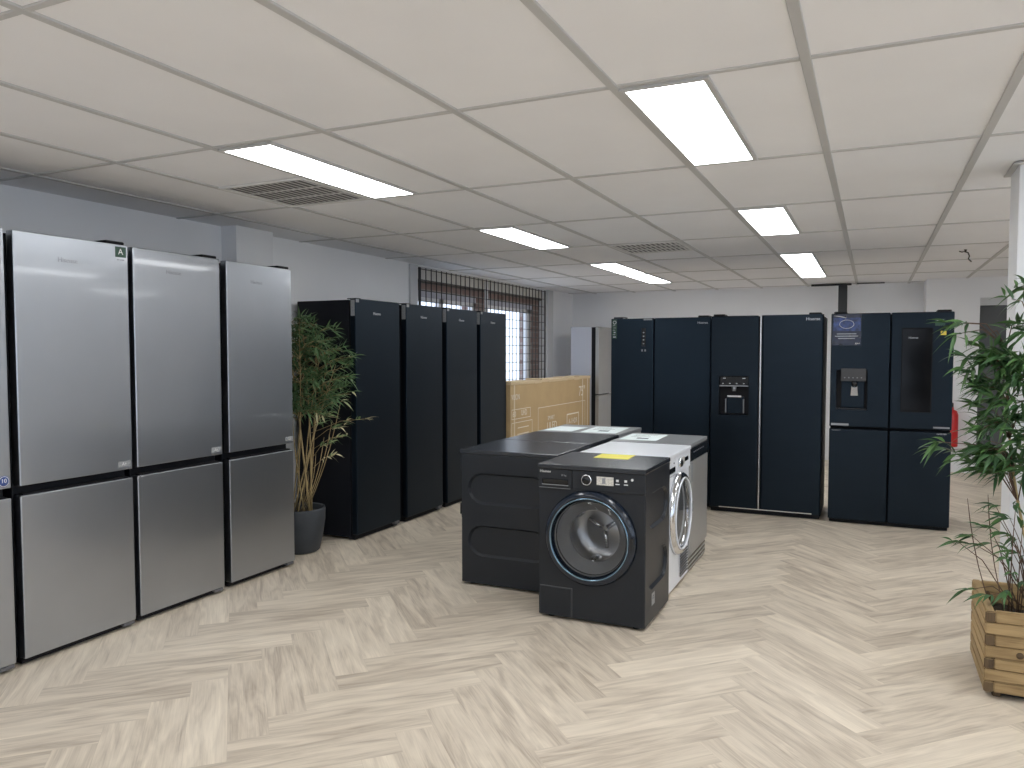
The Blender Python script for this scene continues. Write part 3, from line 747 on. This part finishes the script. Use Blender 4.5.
# ------------------------------------------------------------------ cardboard box
t = thing('cardboard_box', 'large upright cardboard television box marked 75 by the window grille', 'box', (-3.515, 8.750, 0), PI / 2)
bw, bh, bd = 1.285, 1.118, .20        # half-width, height, depth
b = MB(); b.box((-bw, 0, 0), (bw, bd, bh), .008, 2); b.build('carton', M['cardboard'], t)
lidm = MB()
for k in range(12):
    xa, xb = -bw + 2 * bw * k / 12, -bw + 2 * bw * (k + 1) / 12; dz = .006 * math.sin(k * 1.9) + .004 * math.cos(k * 3.1)
    lidm.box((xa - .001, -.006, bh - .028 + dz * .5), (xb + .001, bd + .006, bh + .008 + dz), .002, 1)
lidm.build('lid', M['cardboard_light'], t)
for x in (-bw + .10, bw - .30, bw - .10): BX('tape', (x - .016, -.0012, .02), (x + .016, 0, bh - .03), M['tape'], t)
text('size_mark', '75"', .19, (bw - .33, -.0018, .925), M['print_cream'], t, sx=.95)
text('brand_mark', 'VISION', .085, (-bw + .13, -.0018, .955), M['print_cream'], t, sx=.8)
fr = MB()
def frame_lines(mb, x0, x1, z0, z1, q=.006):
    mb.box((x0, -.0012, z0), (x1, 0, z0 + q)); mb.box((x0, -.0012, z1 - q), (x1, 0, z1)); mb.box((x0, -.0012, z0), (x0 + q, 0, z1)); mb.box((x1 - q, -.0012, z0), (x1, 0, z1))
frame_lines(fr, -.53, bw - .20, .36, .80); frame_lines(fr, -bw + .03, -.75, .715, .825); frame_lines(fr, -bw + .03, -.70, .33, .68)
for k in range(4): fr.box((-1.10, -.0012, .40 + k * .07), (-.80, 0, .409 + k * .07))
frame_lines(fr, .40, .84, .455, .66, .016)
fr.build('printed_lines', M['print_cream'], t)
text('spec_mark', '60', .085, (-1.19, -.0018, .77), M['print_cream'], t)
text('spec_mark', 'UHD', .09, (-.93, -.0018, .775), M['print_cream'], t, sx=.8)
text('range_mark', 'ULED', .13, (-.10, -.0018, .555), M['print_cream'], t)
text('range_caption', 'SMART', .07, (-.13, -.0018, .655), M['print_cream'], t)
text('badge_mark', 'A-I HDR', .10, (.62, -.0018, .555), M['print_cream'], t, sx=.9)

# fire extinguisher on the far wall
t = thing('fire_extinguisher', 'red fire extinguisher on the far white wall, mostly hidden by the four-door fridge', 'fire extinguisher', (.868, 10.535, 0))
MB().lathe([(0, .32), (.07, .32), (.075, .335), (.075, .70), (.06, .745), (.025, .765), (.025, .79), (0, .79)], n=24).build('cylinder', M['red'], t)
BX('valve', (-.02, -.02, .79), (.02, .02, .83), M['wire'], t, .004)
MB().tube([(0, -.03, .84), (-.02, -.1, .83), (-.05, -.1, .76), (-.08, -.03, .60), (-.08, .0, .45)], .012, 8).build('hose', M['wire'], t)
BX('lever', (-.012, -.10, .832), (.012, .03, .846), M['wire'], t, .003)
BX('wall_bracket', (-.03, .06, .55), (.03, .088, .66), M['wire'], t)

# ------------------------------------------------------------------ plants
class Leaves:
    def __init__(s, seed):
        s.bm = bmesh.new(); s.cl = s.bm.loops.layers.color.new('tone'); s.r = random.Random(seed)
    def leaf(s, p, d, L, W, tone, droop=.25):
        p = Vector(p); d = Vector(d).normalized(); up = Vector((0, 0, 1))
        side = d.cross(up)
        if side.length < .1: side = Vector((1, 0, 0))
        side.normalize(); side = (side * math.cos(s.r.uniform(-.9, .9)) + d.cross(side) * math.sin(s.r.uniform(-.9, .9))).normalized()
        n = 6; prof = [.12, .72, 1., .86, .55, .22, .0]; rows = []
        for i in range(n + 1):
            f = i / n
            c = p + d * (L * f) - up * (droop * L * f * f)
            wv = W * prof[i]; nrm = side.cross(d).normalized()
            if i == n: rows.append([s.bm.verts.new(c)])
            else: rows.append([s.bm.verts.new(c - side * wv / 2 + nrm * wv * .18), s.bm.verts.new(c), s.bm.verts.new(c + side * wv / 2 + nrm * wv * .18)])
        fs = []
        for i in range(n):
            A, B = rows[i], rows[i + 1]
            if len(B) == 3:
                fs += [s.bm.faces.new((A[0], A[1], B[1], B[0])), s.bm.faces.new((A[1], A[2], B[2], B[1]))]
            else: fs += [s.bm.faces.new((A[0], A[1], B[0])), s.bm.faces.new((A[1], A[2], B[0]))]
        for f in fs:
            f.smooth = True
            for lp in f.loops: lp[s.cl] = (tone, tone, tone, 1)
    def fan(s, p, d, n, L, W, tone, spread=1.0, droop=.3):
        d = Vector(d).normalized()
        for k in range(n):
            v = Vector((s.r.gauss(0, 1), s.r.gauss(0, 1), s.r.gauss(0, .7))).normalized()
            dd = (d + v * spread).normalized()
            q = Vector(p) + d * s.r.uniform(-.04, .03)
            s.leaf(q, dd, L * s.r.uniform(.65, 1.2), W * s.r.uniform(.8, 1.2), min(1, max(0, tone + s.r.uniform(-.3, .3))), droop * s.r.uniform(.3, 1.6))
    def build(s, name, ms, par, tw):
        for f in tw.bm.faces: f.material_index = 1
        tm = bpy.data.meshes.new('tmp'); tw.bm.to_mesh(tm); tw.bm.free(); s.bm.from_mesh(tm); bpy.data.meshes.remove(tm)
        me = bpy.data.meshes.new(name); s.bm.to_mesh(me); s.bm.free()
        for m in ms: me.materials.append(m)
        o = bpy.data.objects.new(name, me); COL.objects.link(o); o.parent = par; return o
def stem_pts(a, b, bow, k=9):
    a, b, bow = Vector(a), Vector(b), Vector(bow); return [a.lerp(b, i / k) + bow * math.sin(PI * i / k) for i in range(k + 1)]
def bamboo_stem(par, pts, r0, r1, m):
    mb = MB(); n = len(pts); mb.tube(pts, [r0 + (r1 - r0) * i / (n - 1) for i in range(n)], 8)
    for i in range(1, n - 1):
        t = (pts[i + 1] - pts[i - 1]).normalized(); r = r0 + (r1 - r0) * i / (n - 1)
        mb.tube([pts[i] - t * .004, pts[i], pts[i] + t * .004], [r, r * 1.35, r], 8)
    return mb.build('stem', m, par)

# potted bamboo between the silver and the black fridges
PX, PY = -3.765, 4.385
t = thing('potted_bamboo', 'tall bamboo in a round charcoal pot between silver and black fridges', 'plant', (PX, PY, 0))
MB().lathe([(0, 0), (.125, 0), (.140, .012), (.165, .12), (.180, .23), (.183, .308), (.180, .320), (.170, .320), (.166, .308), (.164, .28), (0, .28)], n=48).build('pot', M['pot'], t)
MB().lathe([(.163, .275), (.10, .288), (0, .292)], n=24).build('soil', M['soil'], t)
lv = Leaves(11); rn = random.Random(5)
tops = [(-.06, -.06, 1.70), (.02, .02, 1.72), (.12, .06, 1.66), (.20, .02, 1.50), (.10, -.10, 1.62), (-.02, .12, 1.55), (.26, .10, 1.36), (.16, .16, 1.45), (-.10, .04, 1.45)]
tw = MB(); attach = []
for k, tp in enumerate(tops):
    a = 2 * PI * k / len(tops); base = (.07 * math.cos(a) + .02, .06 * math.sin(a), .29)
    pts = stem_pts(base, tp, (rn.uniform(-.03, .02), rn.uniform(-.02, .02), 0), 9)
    bamboo_stem(t, pts, .0085 if k < 3 else .006, .002, M['stem'])
    attach += [(pts[i], pts[i + 1]) for i in range(4, 9)]
def ok_left(q):
    if q.z > 1.74: return False
    wx, wy = q.x + PX, q.y + PY
    if wy < 4.20 or wx < -3.90: return False
    if wx < -3.48 and wy > 4.64: return False
    return wx < -3.20
def twig_cluster(p0, q, n, L, W, tone, spread=.9):
    mid = p0.lerp(q, .55) + Vector((0, 0, .03))
    tw.tube([p0, mid, q], [.0025, .002, .0012], 5)
    for f in (.62, .82, 1.):
        c = mid.lerp(q, (f - .55) / .45) if f > .55 else mid
        lv.fan(c, (q - p0), n, L, W, tone, spread)
cnt = 0
while cnt < 150:
    p0, p1 = rn.choice(attach); p = p0.lerp(p1, rn.random())
    if p.z < .95 and rn.random() < .65: continue
    a = rn.uniform(0, 2 * PI); q = p + Vector((math.cos(a) * rn.uniform(.05, .24), math.sin(a) * rn.uniform(.04, .18), rn.uniform(-.02, .10)))
    if not ok_left(q): continue
    twig_cluster(p, q, 4, .105, .0135, .35 if q.z > 1.0 else .7); cnt += 1
for q, tone in (((.58, .02, .985), .95), ((.36, .03, .92), .8), ((.30, -.05, .80), .8), ((.40, .0, 1.20), .5), ((.40, .05, 1.40), .45), ((.33, -.02, 1.55), .45), ((.43, .03, 1.28), .5), ((.36, .06, 1.10), .7), ((.30, .0, 1.02), .8), ((.34, -.04, .72), .9), ((.42, .0, .86), .9), ((.38, .0, 1.48), .5), ((.28, .0, 1.62), .5), ((.40, .02, 1.34), .55), ((.45, .05, 1.42), .6), ((.37, -.03, 1.26), .5), ((.41, .06, 1.16), .75), ((.32, .03, 1.46), .4), ((.27, -.06, 1.40), .35)):
    q = Vector(q); p0 = Vector((.10, .02, q.z - .12)); twig_cluster(p0, q, 4, .085, .013, tone, .7)
for k in range(5):
    a = rn.uniform(-.8, 1.2); tw.tube(stem_pts((.04, .02 * k - .05, .29), (.12 + .05 * k, .03 * k - .05, .60 + .12 * k), (.03, 0, 0), 5), [.003] * 5 + [.0015], 5)
lv.build('foliage', [M['leaf_a'], M['stem']], t, tw)

# wooden planter
PLX, PLY, PW, PD, PH = .450, 3.700, .60, .50, .373
t = thing('wooden_planter', 'square tan timber planter of stacked notched boards beside the white column', 'planter', (PLX, PLY, 0))
def board(mb, lo, hi, ax, rnd, mi=0):
    b = bmesh.new(); bmesh.ops.create_cube(b, size=1.)
    for v in b.verts: v.co = Vector([(lo[i] + hi[i]) / 2 + v.co[i] * (hi[i] - lo[i]) for i in range(3)])
    bmesh.ops.bevel(b, geom=b.edges[:], offset=.004, segments=2, affect='EDGES')
    uvl = b.loops.layers.uv.new('UVMap'); cl = b.loops.layers.color.new('tone'); tone = (rnd.random(), rnd.random(), 0, 1)
    for f in b.faces:
        n = f.normal
        for lp in f.loops:
            c = lp.vert.co; o_ = [i for i in range(3) if i != ax]
            v = c[o_[0]] if abs(n[o_[1]]) > abs(n[o_[0]]) else c[o_[1]]
            if abs(n[ax]) > .8: lp[uvl].uv = (c[o_[0]] * 3, c[o_[1]] * 3)
            else: lp[uvl].uv = (c[ax], v)
            lp[cl] = tone
    return mb.add(b, mi)
rnd = random.Random(21); nb = 7; z00 = .028; bhh = (PH - z00) / nb; q = .034
for k in range(nb):
    z0, z1 = z00 + k * bhh + .0012, z00 + (k + 1) * bhh - .0012
    longf = (k % 2 == 1)            # odd courses: front/back boards run through; even: the side boards show their ends
    for side in (0, 1):
        yy = (0, q) if side == 0 else (PD - q, PD)
        mb = MB(); board(mb, (0 if longf else q + .001, yy[0] + (0 if longf else .003), z0), (PW if longf else PW - q - .001, yy[1], z1), 0, rnd); mb.build('board', M['planter_wood'], t)
        xx = (0, q) if side == 0 else (PW - q, PW)
        mb = MB(); board(mb, (xx[0], (q + .001) if longf else 0, z0), (xx[1], (PD - q - .001) if longf else PD, z1), 1, rnd); mb.build('board', M['planter_wood'], t)
for sx in (0, 1):
    for sy in (0, 1):
        # square end blocks in the notches and the inner corner posts standing on the floor
        x0 = q if sx == 0 else PW - q - .035; y0 = q if sy == 0 else PD - q - .035
        mb = MB(); board(mb, (x0 + .001, y0 + .001, .0), (x0 + .034, y0 + .034, PH - .04), 2, rnd); mb.build('post', M['post_wood'], t)
        for k in range(0, nb, 2):
            if sy == 0:
                z0 = z00 + k * bhh + .002; xa = -.0008 if sx == 0 else PW - q - .0002
                mb = MB(); board(mb, (xa, -.0015, z0), (xa + q + .001, .010, z0 + bhh - .004), 2, rnd); mb.build('end_block', M['post_wood'], t)
BX('liner', (q + .003, q + .003, .012), (PW - q - .003, PD - q - .003, .03), M['gasket'], t)
s = MB(); bm = bmesh.new(); bmesh.ops.create_grid(bm, x_segments=14, y_segments=12, size=.5)
for v in bm.verts: v.co = Vector(((v.co.x) * (PW - 2 * q - .004) + PW / 2, v.co.y * (PD - 2 * q - .004) + PD / 2, .27 + .012 * math.sin(v.co.x * 23) * math.cos(v.co.y * 19)))
ext = bmesh.ops.extrude_face_region(bm, geom=bm.faces[:])
for v in [g_ for g_ in ext['geom'] if isinstance(g_, bmesh.types.BMVert)]: v.co.z = .035
bmesh.ops.recalc_face_normals(bm, faces=bm.faces)
s.add(bm).build('soil', M['soil'], t)
mb = MB(); mb.lathe([(.0, -.003), (.012, -.003), (.014, .0)], (.125, 0, .20), 'y', 20); mb.build('knot', M['post_wood'], t)

# bamboo growing in the planter (world coordinates)
BXC, BYC = .76, 3.97
t = thing('bamboo_plant', 'leafy green bamboo growing in the wooden planter by the white column', 'plant', (BXC, BYC, .27))
lv = Leaves(31); rn = random.Random(9); tw = MB(); attach = []
tops = [(-.16, .0, 1.45), (-.02, .04, 1.62), (.10, -.06, 1.55), (-.10, -.10, 1.38), (.16, .08, 1.42), (-.22, .08, 1.20), (.04, -.14, 1.25)]
for k, tp in enumerate(tops):
    a = 2 * PI * k / len(tops); pts = stem_pts((.10 * math.cos(a) - .03, .09 * math.sin(a), -.01), tp, (rn.uniform(-.05, .03), rn.uniform(-.03, .03), 0), 9)
    bamboo_stem(t, pts, .008, .0022, M['stem']); attach.append(pts)
def near_attach(q):
    best = None
    for pts in attach:
        for p in pts:
            if p.z < q.z - .02:
                dd = (p - q).length + abs((q.z - p.z) - .12)
                if best is None or dd < best[0]: best = (dd, p)
    return best[1]
world = [(.54, 3.95, 1.68), (.58, 3.93, 1.57), (.37, 3.95, 1.58), (.32, 3.97, 1.58), (.34, 3.90, 1.53), (.45, 3.95, 1.52), (.37, 3.93, 1.43), (.41, 3.98, 1.48),
         (.43, 3.95, 1.35), (.38, 3.94, 1.38), (.50, 3.99, 1.46), (.54, 3.9, 1.33), (.48, 3.95, 1.24), (.51, 3.97, 1.15), (.57, 3.92, 1.11), (.47, 3.95, 1.06),
         (.55, 3.9, .98), (.52, 3.98, .93), (.45, 3.95, .99), (.27, 3.95, 1.045), (.31, 3.96, 1.01), (.37, 3.95, .99), (.41, 3.95, .96)]
dense = [(rn.uniform(.43, .62), rn.uniform(3.80, 4.05), rn.uniform(.92, 1.45)) for _ in range(60)] + [(rn.uniform(.53, .70), rn.uniform(3.80, 4.05), rn.uniform(1.30, 1.74)) for _ in range(22)] + \
        [(rn.uniform(.64, 1.05), rn.uniform(3.72, 4.06), rn.uniform(.9, 1.8)) for _ in range(40)]
for i, q in enumerate(world + dense):
    q = Vector(q) - Vector((BXC, BYC, .27)); p = near_attach(q)
    mid = p.lerp(q, .5) + Vector((0, 0, .05)); tw.tube([p, mid, q], [.0028, .0022, .0012], 5)
    n = 6 if i < len(world) else 7
    dv = (q - p); dv.z *= .3
    lv.fan(q, dv, n, .108, .0185, .40, .85, .35)
    if i >= len(world): lv.fan(mid.lerp(q, .5), dv, 4, .10, .018, .30, 1.1, .3)
# low sprigs over the rim and two bare twigs
for q in [(.51, 3.93, .73), (.56, 3.94, .72), (.41, 3.92, .64), (.36, 3.92, .605), (.43, 3.9, .60), (.55, 3.9, .55), (.57, 3.93, .58), (.40, 3.84, .415), (.46, 3.80, .41), (.53, 3.82, .43), (.60, 3.86, .47), (.50, 3.92, .78), (.54, 3.9, .66), (.58, 3.95, .64), (.57, 3.88, .80), (.52, 3.95, .60), (.60, 3.9, .70), (.56, 3.86, .50), (.48, 3.9, .68), (.62, 3.9, .58)]:
    q = Vector(q) - Vector((BXC, BYC, .27)); p = Vector((rn.uniform(-.2, -.05), rn.uniform(-.05, .05), rn.uniform(.0, .06)))
    mid = p.lerp(q, .6) + Vector((.0, 0, .05)); tw.tube([p, mid, q], [.003, .0022, .0012], 5)
    lv.fan(q, Vector((q.x - p.x, q.y - p.y, .02)), 6, .085, .014, .35, .6, .35)
for a, b in (((.50, 3.9, .30), (.395, 3.93, .80)), ((.55, 3.92, .30), (.475, 3.95, .82))):
    o = Vector((BXC, BYC, .27)); tw.tube(stem_pts(Vector(a) - o, Vector(b) - o, (-.015, 0, 0), 5), [.0022] * 5 + [.0012], 5)
lv.build('foliage', [M['leaf_b'], M['twig']], t, tw)

# ------------------------------------------------------------------ world, camera, view
wd = bpy.data.worlds.new('daylight'); scene.world = wd; wd.use_nodes = True
nt = wd.node_tree; bg = nt.nodes['Background']
bg.inputs['Color'].default_value = (.84, .91, 1., 1); bg.inputs['Strength'].default_value = 1.9
cam = bpy.data.cameras.new('camera'); co = bpy.data.objects.new('camera', cam); COL.objects.link(co)
cam.sensor_width = 36; cam.sensor_fit = 'HORIZONTAL'; cam.lens = 769 * 36 / 1024; cam.clip_start = .02
co.location = (0, 0, 1.45); co.rotation_euler = (R(90 - 2.75), 0, R(25.1)); cam.shift_y = .0048
scene.camera = co
vs = scene.view_settings
scene.display_settings.display_device = 'sRGB'
vs.view_transform = 'Standard'; vs.look = 'None'; vs.gamma = 1.; vs.use_curve_mapping = False; vs.exposure = .2
scene.cycles.use_denoising = True
scene.cycles.max_bounces = 10; scene.cycles.diffuse_bounces = 6; scene.cycles.glossy_bounces = 5; scene.cycles.transparent_max_bounces = 10
scene.cycles.sample_clamp_indirect = 8.
